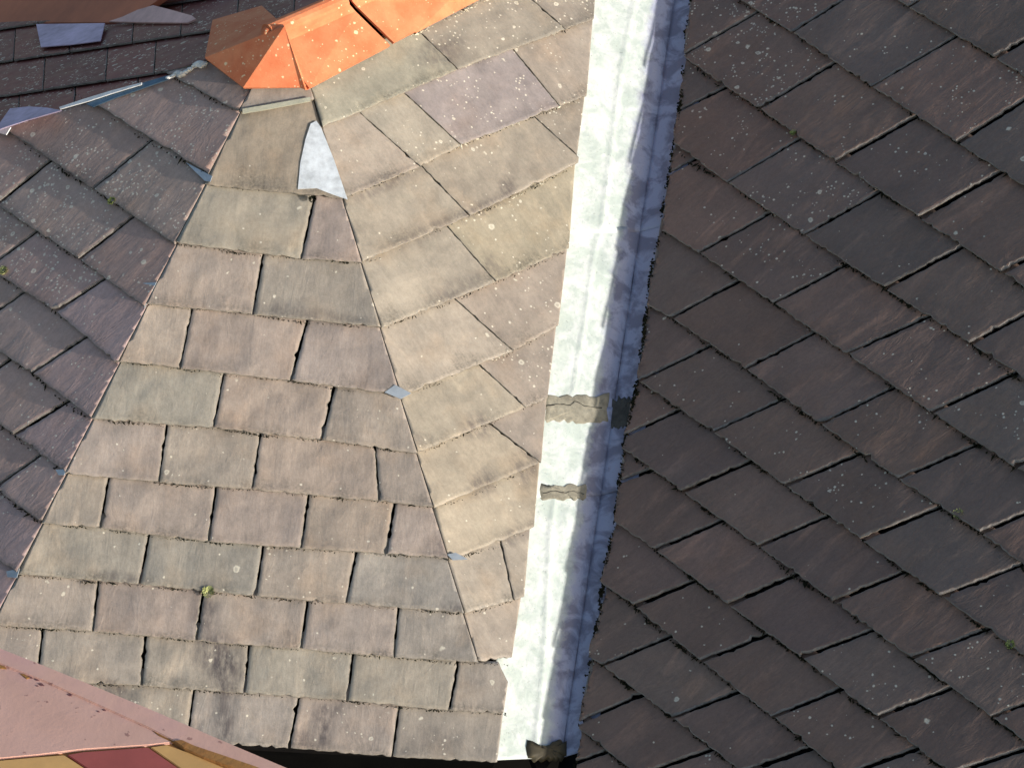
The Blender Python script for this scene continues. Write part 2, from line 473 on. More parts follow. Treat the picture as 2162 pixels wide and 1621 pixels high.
# ---- slope facing the camera
C_LINES = [
 [(512, 236), (655, 210)],
 [(448, 390), (615, 405), (735, 420)],
 [(370, 514), (430, 522), (550, 540), (635, 545), (765, 555)],
 [(310, 641), (400, 650), (530, 663), (645, 680), (805, 692)],
 [(250, 762), (380, 777), (460, 790), (613, 803), (700, 820), (850, 835)],
 [(195, 885), (350, 898), (450, 903), (545, 918), (680, 928), (795, 945), (880, 957)],
 [(140, 998), (225, 1003), (335, 1018), (455, 1030), (535, 1033), (650, 1045), (800, 1057), (925, 1071)],
 [(90, 1104), (212, 1115), (308, 1130), (440, 1143), (555, 1152), (640, 1157), (750, 1167), (820, 1169), (955, 1179)],
 [(40, 1212), (205, 1229), (295, 1233), (425, 1250), (540, 1258), (650, 1270), (730, 1273), (840, 1285), (975, 1294)],
 [(-10, 1320), (85, 1326), (200, 1332), (305, 1341), (415, 1352), (525, 1362), (635, 1370), (745, 1380), (830, 1387), (970, 1398), (1080, 1402)],
 [(-60, 1428), (215, 1444), (300, 1447), (405, 1456), (515, 1463), (630, 1471), (735, 1478), (845, 1493), (950, 1500), (1070, 1506)],
 [(-110, 1540), (400, 1567), (540, 1578), (610, 1578), (830, 1597), (1045, 1608)]]
C_LINES.insert(0, [(520, 160), (655, 150)])
C_PERPS = [[], [], [((660, 425), (635, 545))], [((553, 540), (533, 663))], [((403, 655), (380, 777)), ((645, 682), (613, 803))],
 [((470, 793), (450, 903)), ((703, 822), (678, 928))], [((350, 900), (335, 1016)), ((548, 920), (533, 1032)), ((793, 950), (800, 1055))],
 [((228, 1005), (211, 1113)), ((455, 1032), (440, 1142)), ((650, 1048), (636, 1155)), ((832, 1065), (815, 1167))],
 [((312, 1132), (294, 1232)), ((555, 1153), (540, 1257)), ((750, 1170), (730, 1272))],
 [((205, 1230), (195, 1332)), ((428, 1250), (415, 1352)), ((648, 1270), (635, 1369)), ((840, 1287), (832, 1386))],
 [((88, 1329), (78, 1435)), ((306, 1345), (298, 1447)), ((525, 1363), (516, 1462)), ((745, 1381), (733, 1477)), ((967, 1398), (948, 1500))],
 [((-30, 1430), (-48, 1540)), ((182, 1443), (168, 1552)), ((408, 1457), (395, 1565)), ((630, 1472), (610, 1577)), ((842, 1495), (828, 1596))]]
HIPL = [(530, 190), (40, 1210)]; HIPR = [(660, 190), (1010, 1390)]
hlx = lambda y: ev_y(HIPL, y); hrx = lambda y: ev_y(HIPR, y)
def solve_x(line, fx):
    f = lambda x: x-fx(ev(line, x))
    best = None
    for k in range(0, 240):
        a = -500+k*12.5; fa, fb = f(a), f(a+12.5)
        if fa*fb <= 0 and fa != fb:
            x = a+12.5*fa/(fa-fb)
            if best is None or abs(x-line[0][0]) < abs(best-line[0][0]): best = x
    return best if best is not None else line[0][0]
HLP, HLD = hit((250, 766), PLC), unit(CL); HRP, HRD = hit((846, 835), PLC), unit(CR)
PC_, PL_, PR_, PD_ = hit((600, 1000), PLC), hit((60, 700), PLL), hit((1050, 700), PLR), hit((1700, 800), PLD)
C_TINT = {  # (course, k): albedo
 (1, 0): (.225, .195, .125), (2, 0): (.30, .275, .225), (2, 1): (.275, .225, .21), (3, 0): (.285, .245, .205), (3, 1): (.225, .225, .185),
 (4, 0): (.32, .285, .235), (4, 1): (.275, .235, .20), (4, 2): (.255, .215, .20), (5, 0): (.255, .26, .21), (5, 1): (.27, .23, .195), (5, 2): (.25, .225, .195),
 (6, 0): (.27, .235, .21), (6, 1): (.25, .23, .19), (6, 2): (.26, .215, .18), (6, 3): (.25, .22, .19), (7, 0): (.30, .26, .22), (7, 1): (.25, .215, .19), (7, 2): (.255, .21, .185), (7, 3): (.26, .205, .175), (7, 4): (.29, .25, .22),
 (8, 0): (.28, .265, .215), (8, 1): (.215, .22, .19), (8, 2): (.255, .21, .18), (8, 3): (.26, .26, .23), (9, 0): (.28, .25, .21), (9, 1): (.25, .21, .185), (9, 2): (.235, .20, .175), (9, 3): (.25, .225, .195), (9, 4): (.255, .235, .21),
 (10, 0): (.25, .23, .2), (10, 1): (.25, .23, .195), (10, 2): (.235, .22, .195), (10, 3): (.24, .22, .19), (10, 4): (.265, .25, .21), (10, 5): (.29, .25, .225),
 (11, 2): (.24, .22, .19), (11, 3): (.23, .22, .195), (11, 4): (.26, .215, .205), (11, 5): (.25, .23, .195)}
C_STAINS = [(465, 1390, 55, 40, 40, 1.0), (475, 1440, 22, 45, 0, .9), (475, 1530, 18, 60, 0, .8), (690, 1500, 35, 18, -15, .7), (680, 1540, 16, 40, 5, .9), (640, 1560, 30, 20, 0, .7),
 (430, 1290, 25, 50, 0, .7), (250, 1218, 50, 12, 8, .6), (240, 1455, 40, 18, 20, .8), (900, 1560, 60, 30, 0, .35), (420, 1560, 18, 30, 0, .5), (920, 1155, 22, 22, 0, .6), (960, 1285, 25, 14, 0, .7), (640, 660, 120, 12, 8, .5), (1000, 1440, 20, 10, 0, .3)]
SL = deck('roof_slope', PLC, [(590, 60), hlx(700) and (hlx(700), 700), (hlx(1545), 1545), (1040, 1606), (hrx(1300), 1300)], ROOF)
def c_left(line, i): return solve_x(line, hlx)-45
def c_right(line, i):
    if line is C_LINES[-1] or line is C_LINES[-2]: return ev_y(ZL, line[-1][1])+45
    return solve_x(line, hrx)+45
def c_fn(i, k, q, n):
    if i == 0: tint, li = (.27, .235, .215), 0.0
    else:
        tint = C_TINT.get((i, k), (.25, .225, .19)); li = 0.05 + 0.12*(RND.random() < 0.3)
    cuts = []
    if k == 0: cuts.append(hip_cut(HLP, HLD, PLC, PLL, PC_))
    ym = sum(p[1] for p in q)/4
    if k == n-1:
        if i < 10: cuts.append(hip_cut(HRP, HRD, PLC, PLR, PC_))
        y, ins = edge_y(ZL, q, False)
        if i >= 10 and y is not None: cuts.append(edge_cut(ZL, PLC, y, False))
    tint = tuple(.5*t+.62*a for t, a in zip(tint, (.280, .236, .198)))
    make_slate(SL, PLC, q, jitter_tint(tint, .03, .02), li, cuts, overlap=.012 if (i >= 10 and k == n-1) else .055, stains=C_STAINS, fringe=RND.uniform(.35, .9), wash=RND.uniform(0.1, .5), gap=RND.uniform(.0022, .0038) if k else .002, tilt=.5, soft=(i < 3), pale_edge=True)
rows(C_LINES, C_PERPS, c_left, c_right, c_fn)

# ---- sunny slope between the hip and the valley
R_LINES = [
 [(655, 190), (822, 100), (1040, -2), (1300, -120)],
 [(680, 265), (715, 246), (833, 197), (967, 147), (1067, 107), (1167, 72), (1260, 38)],
 [(733, 415), (897, 348), (970, 308), (1067, 270), (1180, 225), (1230, 205)],
 [(765, 556), (813, 540), (997, 453), (1080, 422), (1133, 393), (1200, 357)],
 [(805, 693), (910, 653), (970, 630), (1040, 598), (1165, 545), (1195, 530)],
 [(850, 836), (873, 828), (957, 795), (1027, 767), (1080, 743), (1163, 697)],
 [(880, 958), (920, 943), (1000, 907), (1043, 890), (1110, 860), (1150, 843)],
 [(925, 1071), (950, 1062), (997, 1046), (1135, 979)],
 [(965, 1179), (993, 1169), (1063, 1148), (1120, 1120)],
 [(975, 1296), (1040, 1280), (1095, 1263)],
 [(1010, 1396), (1050, 1390), (1080, 1386)]]
R_PERPS = [[((905, 80), (968, 147)), ((1130, 0), (1195, 62))], [((783, 253), (870, 335)), ((860, 195), (972, 305)), ((1092, 107), (1182, 224))][1:], [((897, 350), (987, 450)), ((1137, 248), (1222, 330))],
 [((950, 507), (1040, 597))][:0]+[((953, 480), (1045, 592))], [((970, 632), (1083, 740))], [((1023, 773), (1107, 857))], [((1039, 891), (1138, 973))], [], [((1063, 1151), (1077, 1224))], []]
R_PERPS[1].insert(0, ((783, 253), (870, 335)))
R_TINT = {(0, 0): (.265, .25, .195), (0, 1): (.235, .205, .16), (0, 2): (.22, .195, .16), (1, 0): (.285, .255, .20), (1, 1): (.285, .26, .205), (1, 2): (.235, .20, .21), (1, 3): (.26, .225, .18),
 (2, 0): (.285, .26, .20), (2, 1): (.27, .24, .18), (2, 2): (.26, .22, .175), (3, 0): (.30, .27, .215), (3, 1): (.30, .265, .185), (4, 0): (.33, .30, .235), (4, 1): (.28, .235, .19),
 (5, 0): (.35, .31, .225), (5, 1): (.29, .245, .20), (6, 0): (.34, .29, .22), (6, 1): (.29, .245, .20), (7, 0): (.36, .31, .22), (7, 1): (.31, .27, .21), (8, 0): (.33, .30, .235), (9, 0): (.30, .26, .21), (9, 1): (.29, .26, .205), (10, 0): (.30, .25, .2)}
R_STAINS = [(810, 390, 90, 16, -25, .6), (1070, 400, 16, 25, 0, .8), (1020, 440, 60, 14, -25, .7), (900, 490, 80, 16, -25, .5), (960, 610, 60, 20, -25, .5), (1010, 900, 35, 25, 0, .7), (1020, 1020, 30, 25, -30, .7), (1110, 985, 30, 40, 0, .6), (1090, 1130, 50, 18, -30, .5), (880, 925, 30, 16, 0, .5), (930, 110, 50, 30, -25, .6), (1040, 560, 30, 18, 45, .5)]
SR = deck('roof_slope', PLR, [(600, 36), (760, -40), (1450, -160), (1424, 0), (1190, 1570), (1140, 1640), (hrx(1000), 1000)], ROOF)
def r_left(line, i): return solve_x(line, hrx)-45
def r_right(line, i):
    x = 1150
    for _ in range(6): x = ev_y(ZL, ev(line, x))
    return x+50
def r_fn(i, k, q, n):
    cuts = []
    ym = sum(p[1] for p in q)/4
    if k == 0: cuts.append(hip_cut(HRP, HRD, PLC, PLR, PR_))
    y, ins = edge_y(ZL, q, False)
    if not ins: return
    if y is not None: cuts.append(edge_cut(ZL, PLR, y, False, RND.uniform(-.002, .002), RND.uniform(-.01, .01)))
    li = {0: .5, 1: .3, 2: .25}.get(i, .10)
    if k == n-1: li += .2
    if (i, k) == (1, 2): li = .42
    if k == 0: li *= .35
    make_slate(SR, PLR, q, jitter_tint(tuple(.6*t+.4*a for t, a in zip(R_TINT.get((i, k), (.30, .26, .2)), (.295, .258, .224))), .03, .02), li, cuts, stains=R_STAINS, fringe=RND.uniform(.3, .9), wash=RND.uniform(.0, .35), gap=.0015, soft=True, pale_edge=True, tail_w=.003, thick=.006)
rows(R_LINES, R_PERPS, r_left, r_right, r_fn)

# ---- shaded slope to the other side of the hip
L_LINES = [
 [(380, 100), (432, 135), (520, 190)],
 [(320, 138), (367, 164), (505, 238), (515, 243)],
 [(150, 190), (197, 223), (307, 296), (443, 371)],
 [(-60, 225), (15, 272), (93, 337), (193, 397), (273, 450), (368, 514)],
 [(-120, 355), (0, 436), (37, 460), (72, 485), (133, 526), (172, 550), (205, 569), (270, 606), (308, 641)],
 [(-120, 505), (0, 582), (47, 610), (73, 624), (117, 657), (160, 689), (187, 703), (248, 762)],
 [(-130, 660), (-20, 725), (17, 750), (67, 787), (133, 846), (193, 886)],
 [(-120, 815), (0, 897), (30, 917), (73, 957), (138, 999)],
 [(-110, 965), (0, 1038), (32, 1065), (62, 1084), (90, 1104)],
 [(-120, 1110), (0, 1189), (25, 1205), (40, 1213)],
 [(-170, 1220), (-60, 1290), (-12, 1322)],
 [(-200, 1340), (-62, 1430)]]
L_PERPS = [[], [], [((308, 298), (197, 398))], [((99, 337), (0, 425)), ((272, 457), (167, 547))], [((53, 500), (0, 543)), ((220, 582), (117, 657))],
 [((47, 612), (0, 648)), ((182, 703), (67, 787))], [((20, 752), (-22, 785)), ((133, 847), (32, 915))], [((-40, 870), (-90, 910)), ((78, 958), (0, 1020))], [((-30, 1020), (-120, 1085))], [((-60, 1150), (-130, 1200))], []]
SLF = deck('roof_slope', PLL, [(600, 36), (430, 130), (0, 273), (-240, 353), (-420, 900), (hlx(1545), 1545), (hlx(700), 700)], ROOF)
LBD = unit(LB1-LB0)
def l_left(line, i):
    hx = lambda y: ev_y([(430, 130), (0, 273)], y)
    if i <= 3: return solve_x(line, hx)-40 if i > 0 else 380
    return -230
def l_right(line, i): return solve_x(line, hlx)+45
def l_fn(i, k, q, n):
    cuts = []
    if k == n-1: cuts.append(hip_cut(HLP, HLD, PLC, PLL, PL_))
    cuts.append(hip_cut(LB0, LBD, PLL, PLB, PL_))
    base = RND.choice([(.345, .245, .210), (.35, .242, .212), (.330, .242, .208), (.355, .252, .218)])
    li = RND.uniform(.7, 1.3) if i < 5 else RND.uniform(.3, .9)
    if k == n-1 and i > 3: li = .35; base = RND.choice([(.385, .272, .248), (.38, .268, .25)])
    make_slate(SLF, PLL, q, jitter_tint(base, .08, .015), li, cuts, fringe=RND.uniform(.3, .8), wash=RND.uniform(.0, .25), gap=RND.uniform(.003, .0055), tilt=.8, tail_w=.006, thick=.008, bev=.0038, soft='lichen')
rows(L_LINES, L_PERPS, l_left, l_right, l_fn)

# ---- back slope, in shade behind the ridge
B_LINES = [[(x, y-.15*(x-x0)) for x in (-200, 300, 760)] for x0, y in ((0, -85), (0, -12), (0, 60), (0, 130), (40, 164+32), (0, 268), (0, 345))]
B_PERPS = [[((x+s, 0), (x-4+s, 300)) for x in (-120, 0, 118, 250, 352, 470, 590)] for s in (20, -38, 30, -25, 40, -10)]
SB = deck('roof_slope', PLB, [(600, 36), (820, -70), (330, -70), (-320, 10), (-320, 380), (0, 273), (430, 130)], ROOF)
PB_ = hit((200, 120), PLB)
# beyond this line another roof rises against the back slope
X_LINE = [(-320, 50), (238, 48), (330, 12), (470, -60)]
RGP = meet(PLR, PLB, np.array([1.0, 0, 0]), APEX[0])
def b_fn(i, k, q, n):
    cuts = [hip_cut(LB0, LBD, PLL, PLB, PB_), hip_cut(RGP, RIDGE, PLR, PLB, PB_)]
    make_slate(SB, PLB, q, jitter_tint((.16, .044, .038), .22, .06), 1.1, cuts, fringe=.3, wash=RND.uniform(0, .2), gap=.002, tail_w=.004)
rows(B_LINES, B_PERPS, lambda l, i: -200, lambda l, i: 720, b_fn)

# ================================================================== wing beyond the valley
WING = thing('slate_roof', hit((1700, 800), PLD)+np.array([0, 0, -1.0]), 'dark brown-grey slate roof in shade on the far side of the metal valley', 'roof')
D_LINES = [
 [(2065, -113), (2334, 47)],
 [(1893, -1), (2006, 70), (2102, 121), (2162, 161)],
 [(1557, 0), (1589, 21), (1675, 70), (1759, 126), (1841, 182), (1925, 243), (2022, 299), (2112, 355), (2162, 389)],
 [(1472, 144), (1519, 182), (1603, 229), (1685, 289), (1765, 341), (1849, 399), (1942, 459), (2026, 513), (2118, 577), (2162, 605)],
 [(1420, 309), (1450, 337), (1537, 386), (1619, 443), (1699, 495), (1777, 553), (1869, 608), (1948, 664), (2050, 725), (2126, 785), (2162, 806)],
 [(1400, 487), (1476, 533), (1553, 589), (1635, 640), (1713, 696), (1789, 747), (1881, 813), (1970, 871), (2054, 933), (2146, 987)],
 [(1368, 644), (1418, 670), (1490, 727), (1577, 779), (1645, 839), (1733, 895), (1807, 953), (1897, 1009), (1978, 1067), (2072, 1126), (2146, 1189), (2162, 1200)],
 [(1348, 803), (1424, 857), (1508, 913), (1581, 969), (1657, 1023), (1741, 1081), (1821, 1139), (1903, 1202), (1990, 1260), (2072, 1323), (2162, 1385)],
 [(1324, 953), (1368, 987), (1444, 1039), (1513, 1093), (1603, 1152), (1669, 1211), (1761, 1269), (1836, 1327), (1926, 1389), (2003, 1447), (2094, 1512), (2162, 1563)],
 [(1307, 1107), (1385, 1160), (1463, 1220), (1538, 1276), (1614, 1334), (1694, 1388), (1765, 1452), (1854, 1513), (1930, 1576), (1992, 1621)],
 [(1285, 1240), (1342, 1280), (1402, 1340), (1483, 1397), (1552, 1454), (1632, 1512), (1707, 1572), (1767, 1621)],
 [(1253, 1392), (1285, 1412), (1345, 1462), (1420, 1514), (1498, 1576), (1556, 1621)],
 [(1222, 1536), (1280, 1581), (1329, 1621)],
 [(1104, 1590), (1162, 1636), (1211, 1677)],
 [(986, 1645), (1093, 1732)]]
D_PERPS = [[((1921, 12), (2090, -96)), ((2102, 120), (2270, 20))],
 [((1675, 68), (1830, -40)), ((1841, 182), (2010, 74)), ((2022, 299), (2190, 186))],
 [((1456, 108), (1589, 24)), ((1603, 229), (1757, 128)), ((1765, 341), (1927, 243)), ((1942, 459), (2114, 355)), ((2118, 577), (2290, 470))],
 [((1436, 230), (1519, 184)), ((1537, 385), (1683, 289)), ((1699, 493), (1851, 401)), ((1871, 607), (2030, 515)), ((2050, 725), (2200, 637))],
 [((1420, 357), (1454, 337)), ((1476, 533), (1621, 445)), ((1635, 639), (1779, 555)), ((1789, 747), (1950, 666)), ((1966, 869), (2128, 787)), ((2146, 985), (2300, 905))],
 [((1418, 670), (1557, 588)), ((1577, 777), (1713, 698)), ((1733, 895), (1881, 815)), ((1895, 1009), (2054, 935)), ((2072, 1126), (2230, 1050))],
 [((1348, 805), (1490, 727)), ((1508, 911), (1643, 841)), ((1657, 1023), (1807, 953)), ((1821, 1138), (1980, 1067)), ((1990, 1258), (2148, 1189))],
 [((1326, 913), (1424, 863)), ((1444, 1037), (1577, 971)), ((1603, 1151), (1743, 1084)), ((1761, 1269), (1899, 1205)), ((1925, 1389), (2077, 1325)), ((2094, 1512), (2240, 1450))],
 [((1313, 1011), (1365, 989)), ((1385, 1158), (1516, 1096)), ((1538, 1276), (1669, 1211)), ((1694, 1387), (1836, 1327)), ((1854, 1512), (2003, 1447)), ((2050, 1618), (2162, 1576))],
 [((1342, 1278), (1463, 1222)), ((1480, 1396), (1612, 1336)), ((1632, 1512), (1765, 1452)), ((1819, 1621), (1930, 1576))],
 [((1276, 1403), (1402, 1343)), ((1420, 1514), (1552, 1456)), ((1587, 1621), (1707, 1574))],
 [((1224, 1521), (1345, 1463)), ((1391, 1621), (1498, 1578))],
 [((1218, 1607), (1282, 1581)), ((1360, 1690), (1450, 1650))],
 []]
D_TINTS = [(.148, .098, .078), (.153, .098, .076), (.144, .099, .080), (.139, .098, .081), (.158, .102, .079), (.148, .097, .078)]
D_TOP = (2440, -160)
SD = deck('roof_slope', PLD, [(1440, -170), (2150, -230), (2560, 0), (2560, 2050), (1090, 1980), (1190, 1570), (1424, 0)], WING)
def d_left(line, i):
    x = 1330
    for _ in range(8): x = ev_y(ZR, ev(line, x))
    return x-230
def d_right(line, i): return 2330
def d_fn(i, k, q, n):
    ym = (q[0][1]+q[3][1])/2
    ym = sum(p[1] for p in q)/4
    cuts = []
    y, ins = edge_y(ZR, q, True)
    if not ins: return
    near = y is not None
    if near: cuts.append(edge_cut(ZR, PLD, y, True, RND.uniform(-.004, .004), RND.uniform(-.05, .05)))
    base = RND.choice(D_TINTS)
    top = max(0, 1-(ym+0.25*(q[0][0]-1400))/700)
    li = RND.choice([.0, .02, .04, .08, .25])+.85*top*RND.random()
    if near and ym < 100: li = .9
    if (i, k) in ((2, 1),): li = .9
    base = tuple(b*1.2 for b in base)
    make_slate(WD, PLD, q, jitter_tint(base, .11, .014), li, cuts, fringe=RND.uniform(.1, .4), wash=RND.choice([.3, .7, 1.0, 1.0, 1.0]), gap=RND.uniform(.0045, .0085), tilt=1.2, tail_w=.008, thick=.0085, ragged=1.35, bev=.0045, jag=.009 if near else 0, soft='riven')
WD = SD
rows(D_LINES, D_PERPS, d_left, d_right, d_fn)

# ================================================================== zinc valley
def zinc_mat():
    M, t, P = mat('galvanised_valley'); N = NT(t)
    pos = N.n('NewGeometry').outputs['Position']
    uv = N.n('UVMap', uv_map='flow').outputs[0]; s = N.n('SeparateXYZ'); N.l(uv, s.inputs[0])
    blot = N.noise(pos, 16, 5, 0.62, 0.6); fine = N.noise(pos, 90, 4, 0.65)
    c = N.mix(N.map(blot, 0.40, 0.60), (0.47, 0.53, 0.49, 1), (0.62, 0.65, 0.63, 1))
    c = N.mix(N.math('MULTIPLY', N.map(fine, 0.55, 0.7), 0.35), c, (0.38, 0.42, 0.38, 1))
    # shade along the far flange painted in as blue-grey, in smooth-edged pools
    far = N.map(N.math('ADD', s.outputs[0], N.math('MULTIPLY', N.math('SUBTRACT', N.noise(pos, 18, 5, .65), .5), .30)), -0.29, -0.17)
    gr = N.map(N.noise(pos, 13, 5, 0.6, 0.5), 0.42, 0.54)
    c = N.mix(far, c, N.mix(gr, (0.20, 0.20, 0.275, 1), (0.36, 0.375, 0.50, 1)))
    spk = N.map(N.noise(pos, 130, 2, 0.6), 0.66, 0.72)
    c = N.mix(N.math('MULTIPLY', spk, 0.4), c, (0.12, 0.12, 0.11, 1))
    N.l(c, P.inputs['Base Color'])
    P.inputs['Metallic'].default_value = 0.05
    N.l(N.map(blot, 0.3, 0.7, 0.55, 0.75), P.inputs['Roughness'])
    N.l(N.bump(N.math('ADD', N.noise(pos, 9, 3, 0.5), N.math('MULTIPLY', fine, 0.16)), 0.8, 0.012), P.inputs['Normal'])
    return M
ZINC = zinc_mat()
VAL = thing('valley_gutter', V0+VD*0.5, 'white metal valley gutter sheet running down between the sunlit and the shaded slates', 'gutter')
BEAD = [(1350, -60), (1342, 0), (1322, 98), (1300, 231), (1289, 337), (1271, 480), (1256, 530), (1229, 719), (1214, 806), (1200, 900), (1178, 1010), (1164, 1109), (1150, 1387), (1135, 1540), (1125, 1640)]
ZOFF = -0.020
offR, offD = (PLR[0], PLR[1]+ZOFF), (PLD[0], PLD[1]+ZOFF)
VA = meet(offR, offD, np.array([0, 1.0, 0]), V0[1]); VB = meet(offR, offD, np.array([0, 1.0, 0]), (V0+VD)[1])
def proj(X):
    d = RC@(np.array(X)-CAM); return (d[0]/d[2]*FOC+PW/2, d[1]/d[2]*FOC+PH/2)
va, vb = proj(VA), proj(VB)
vx = lambda y: va[0]+(vb[0]-va[0])*(y-va[1])/(vb[1]-va[1])
def zinc_sheet(y0, y1, lift, steps, bead=True, wl=0.0, wr=0.0):
    """sheet from y0 to y1 (photo rows along the valley line)"""
    eD = unit(np.cross(VD, PLD[0])); eD = eD if eD@(PD_-V0) > 0 else -eD
    V, F, UVs = [], [], []
    nL, nR = 40, 10
    for j in range(steps+1):
        y = y0+(y1-y0)*j/steps
        cpx = (vx(y), y); c = hit(cpx, offR)
        a = hit((ev_y(ZL, y)-max(3, min(34, (ev_y(ZL, y)-ev_y([(660, 190), (1010, 1390)], y))*.8)), y+6), offR)
        bx = hit((ev_y(BEAD, y), y+8), offR)
        lenL = np.linalg.norm(a-c); sb = np.linalg.norm(bx-c)/lenL
        b = hit((ev_y(ZR, y)+44+wr, y-20), offD)
        for i in range(nL+1):
            s = 1-i/nL
            # concentrate samples near the bead
            P = c+(a-c)*s
            z = lift+0.0030*frac((P[0]*6, P[1]*6, P[2]*6+lift*300), 1.0, 3)
            if bead: z += 0.0035*math.exp(-((s-sb)*lenL/0.009)**2)
            V.append(P+PLR[0]*z); UVs.append((-s, y/1000))
        for i in range(0, nR+1):
            s = i/nR; P = c+(b-c)*s
            z = lift+(0.0030*frac((P[0]*6, P[1]*6, P[2]*6+lift*300), 1.0, 3))
            V.append(P+PLD[0]*z); UVs.append((s, y/1000))
    W_ = nL+nR+2
    for j in range(steps):
        for i in range(W_-1):
            if i == nL: continue
            k = j*W_+i; F.append((k, k+W_, k+W_+1, k+1))
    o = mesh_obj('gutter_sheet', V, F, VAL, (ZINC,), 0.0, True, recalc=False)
    me = o.data; ul = me.uv_layers.new(name='flow')
    for lp in me.loops: ul.data[lp.index].uv = UVs[lp.vertex_index]
    return o
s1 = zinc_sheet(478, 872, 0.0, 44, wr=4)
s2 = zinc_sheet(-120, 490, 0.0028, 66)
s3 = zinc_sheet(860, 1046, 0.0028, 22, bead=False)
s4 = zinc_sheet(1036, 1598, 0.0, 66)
for o in (s1, s2, s3, s4):
    sd_ = o.modifiers.new('sheet_thickness', 'SOLIDIFY'); sd_.thickness = 0.0012; sd_.offset = -1
# mortar patches and crack over the joints
def blob_patch(name, pts, pl, off, m_, label, cat, group, h=0.006, lump=0.003, crack=None):
    """irregular trowelled patch with a ragged outline, its own thickness"""
    P = [hit(p, pl, off) for p in pts]; c = sum(P)/len(P)
    eu, evd, n = basis(pl); V, F = [], []
    rings = 9; seg = 72
    per = []
    for k in range(seg):
        a = k/seg*len(P); i = int(a); f = a-i
        per.append(P[i]*(1-f)+P[(i+1) % len(P)]*f)
    for r in range(rings+1):
        for k in range(seg):
            s = r/rings
            q = c+(per[k]-c)*s*(1+0.10*s*frac(per[k]*30, 1.0, 4))
            z = h*(1-s**5)+lump*frac(q*28, 1.0, 4)*(1-s**3)
            if s >= 1: z = -0.006
            V.append(q+n*z)
    for r in range(rings):
        for k in range(seg):
            F.append((r*seg+k, r*seg+(k+1) % seg, (r+1)*seg+(k+1) % seg, (r+1)*seg+k))
    o = mesh_obj(name, V, F, None, (m_,), 0, True)
    return tag(o, label, cat, group)
def band(xl, xr, y0, y1, wob=5, n=14):
    rr = random.Random(int(y0))
    t = [(xl+(xr-xl)*i/n, y0+rr.uniform(-wob, wob)) for i in range(n+1)]
    b = [(xl+(xr-xl)*i/n, y1+rr.uniform(-wob, wob)) for i in range(n, -1, -1)]
    return t+b
for xl, xr, y0, y1, lab in ((1146, 1290, 832, 893, 'wide cracked mortar patch across the middle of the white valley gutter'), (1138, 1244, 1022, 1054, 'narrow mortar patch low on the white valley gutter above its brightest sheet')):
    blob_patch('mortar_patch', band(xl, xr, y0, y1), PLR, ZOFF+0.0035, MORTAR, lab, 'mortar patch', 'mortar patches on the valley gutter', 0.003, 0.0009)
CRACK = simple_mat('crack', (.02, .018, .015), .95, .3, 60)
def crack(name, pts, pl, off, parent, wd=.0016):
    q = random.Random(len(pts)); V, F = [], []; P = []
    for a, b in zip(pts, pts[1:]):
        for i in range(4): P.append((a[0]+(b[0]-a[0])*i/4+q.uniform(-.5, .5), a[1]+(b[1]-a[1])*i/4+q.uniform(-1.6, 1.6)))
    for p in P:
        w_ = wd*q.uniform(.4, 1.3); c = hit(p, pl, off)
        up_ = unit(hit((p[0], p[1]-10), pl, off)-c)
        V += [c-up_*w_, c+up_*w_]
    F = [(2*i, 2*i+2, 2*i+3, 2*i+1) for i in range(len(P)-1)]
    return mesh_obj(name, V, F, parent, (CRACK,))
mp = [o for o in COLL.objects if o.name.startswith('mortar_patch')]
crack('crack', [(1150, 858), (1176, 852), (1205, 855), (1214, 846), (1232, 856), (1284, 862)], PLR, ZOFF+.0078, mp[0])
crack('crack', [(1146, 1040), (1168, 1036), (1190, 1040), (1212, 1037), (1240, 1044)], PLR, ZOFF+.0078, mp[1], .0011)
blob_patch('mortar_patch', band(1288, 1336, 838, 908, 8), PLD, ZOFF+0.003, simple_mat('mortar_painted_shade', (.085, .08, .07), .95, .45, 60, .9), 'mortar patch darkened with painted shade on the shaded edge of the valley gutter', 'mortar patch', None, .004, .002)  # same mortar as above, its shade painted in as a darker colour
blob_patch('mortar_patch', band(1112, 1200, 1566, 1602, 8), PLR, ZOFF+0.004, simple_mat('wet_debris', (.045, .036, .018), .7, .5, 50), 'dark mossy debris lying in the lowest end of the valley gutter', 'debris', None, .009, .003)

# ================================================================== terracotta
def terracotta():
    M, t, P = mat('terracotta'); N = NT(t)
    pos = N.n('NewGeometry').outputs['Position']
    c = N.mix(N.map(N.noise(pos, 14, 5, .6), .35, .65), (.56, .150, .060, 1), (.62, .22, .10, 1))
    c = N.mix(N.math('MULTIPLY', N.map(N.noise(pos, 110, 4, .7), .60, .72), .45), c, (.74, .36, .18, 1))
    c = N.mix(N.math('MULTIPLY', N.map(N.noise(pos, 60, 4, .7), .62, .75), .4), c, (.30, .07, .03, 1))
    at = N.n('Value'); at.outputs[0].default_value = .7
    l1 = lichen_nodes(N, pos, at.outputs[0], 90., .12, .34); at2 = N.n('Value'); at2.outputs[0].default_value = .35
    l2 = lichen_nodes(N, pos, at2.outputs[0], 38., .1, .28)
    c = N.mix(N.math('MULTIPLY', N.math('MAXIMUM', l1, l2), .8), c, (.72, .62, .38, 1))
    N.l(c, P.inputs['Base Color']); P.inputs['Roughness'].default_value = .85
    N.l(N.bump(N.math('ADD', N.noise(pos, 40, 5, .6), N.math('MULTIPLY', N.noise(pos, 260, 2, .6), .4)), .35, .003), P.inputs['Normal'])
    return M
TERRA = terracotta()
RD = RIDGE
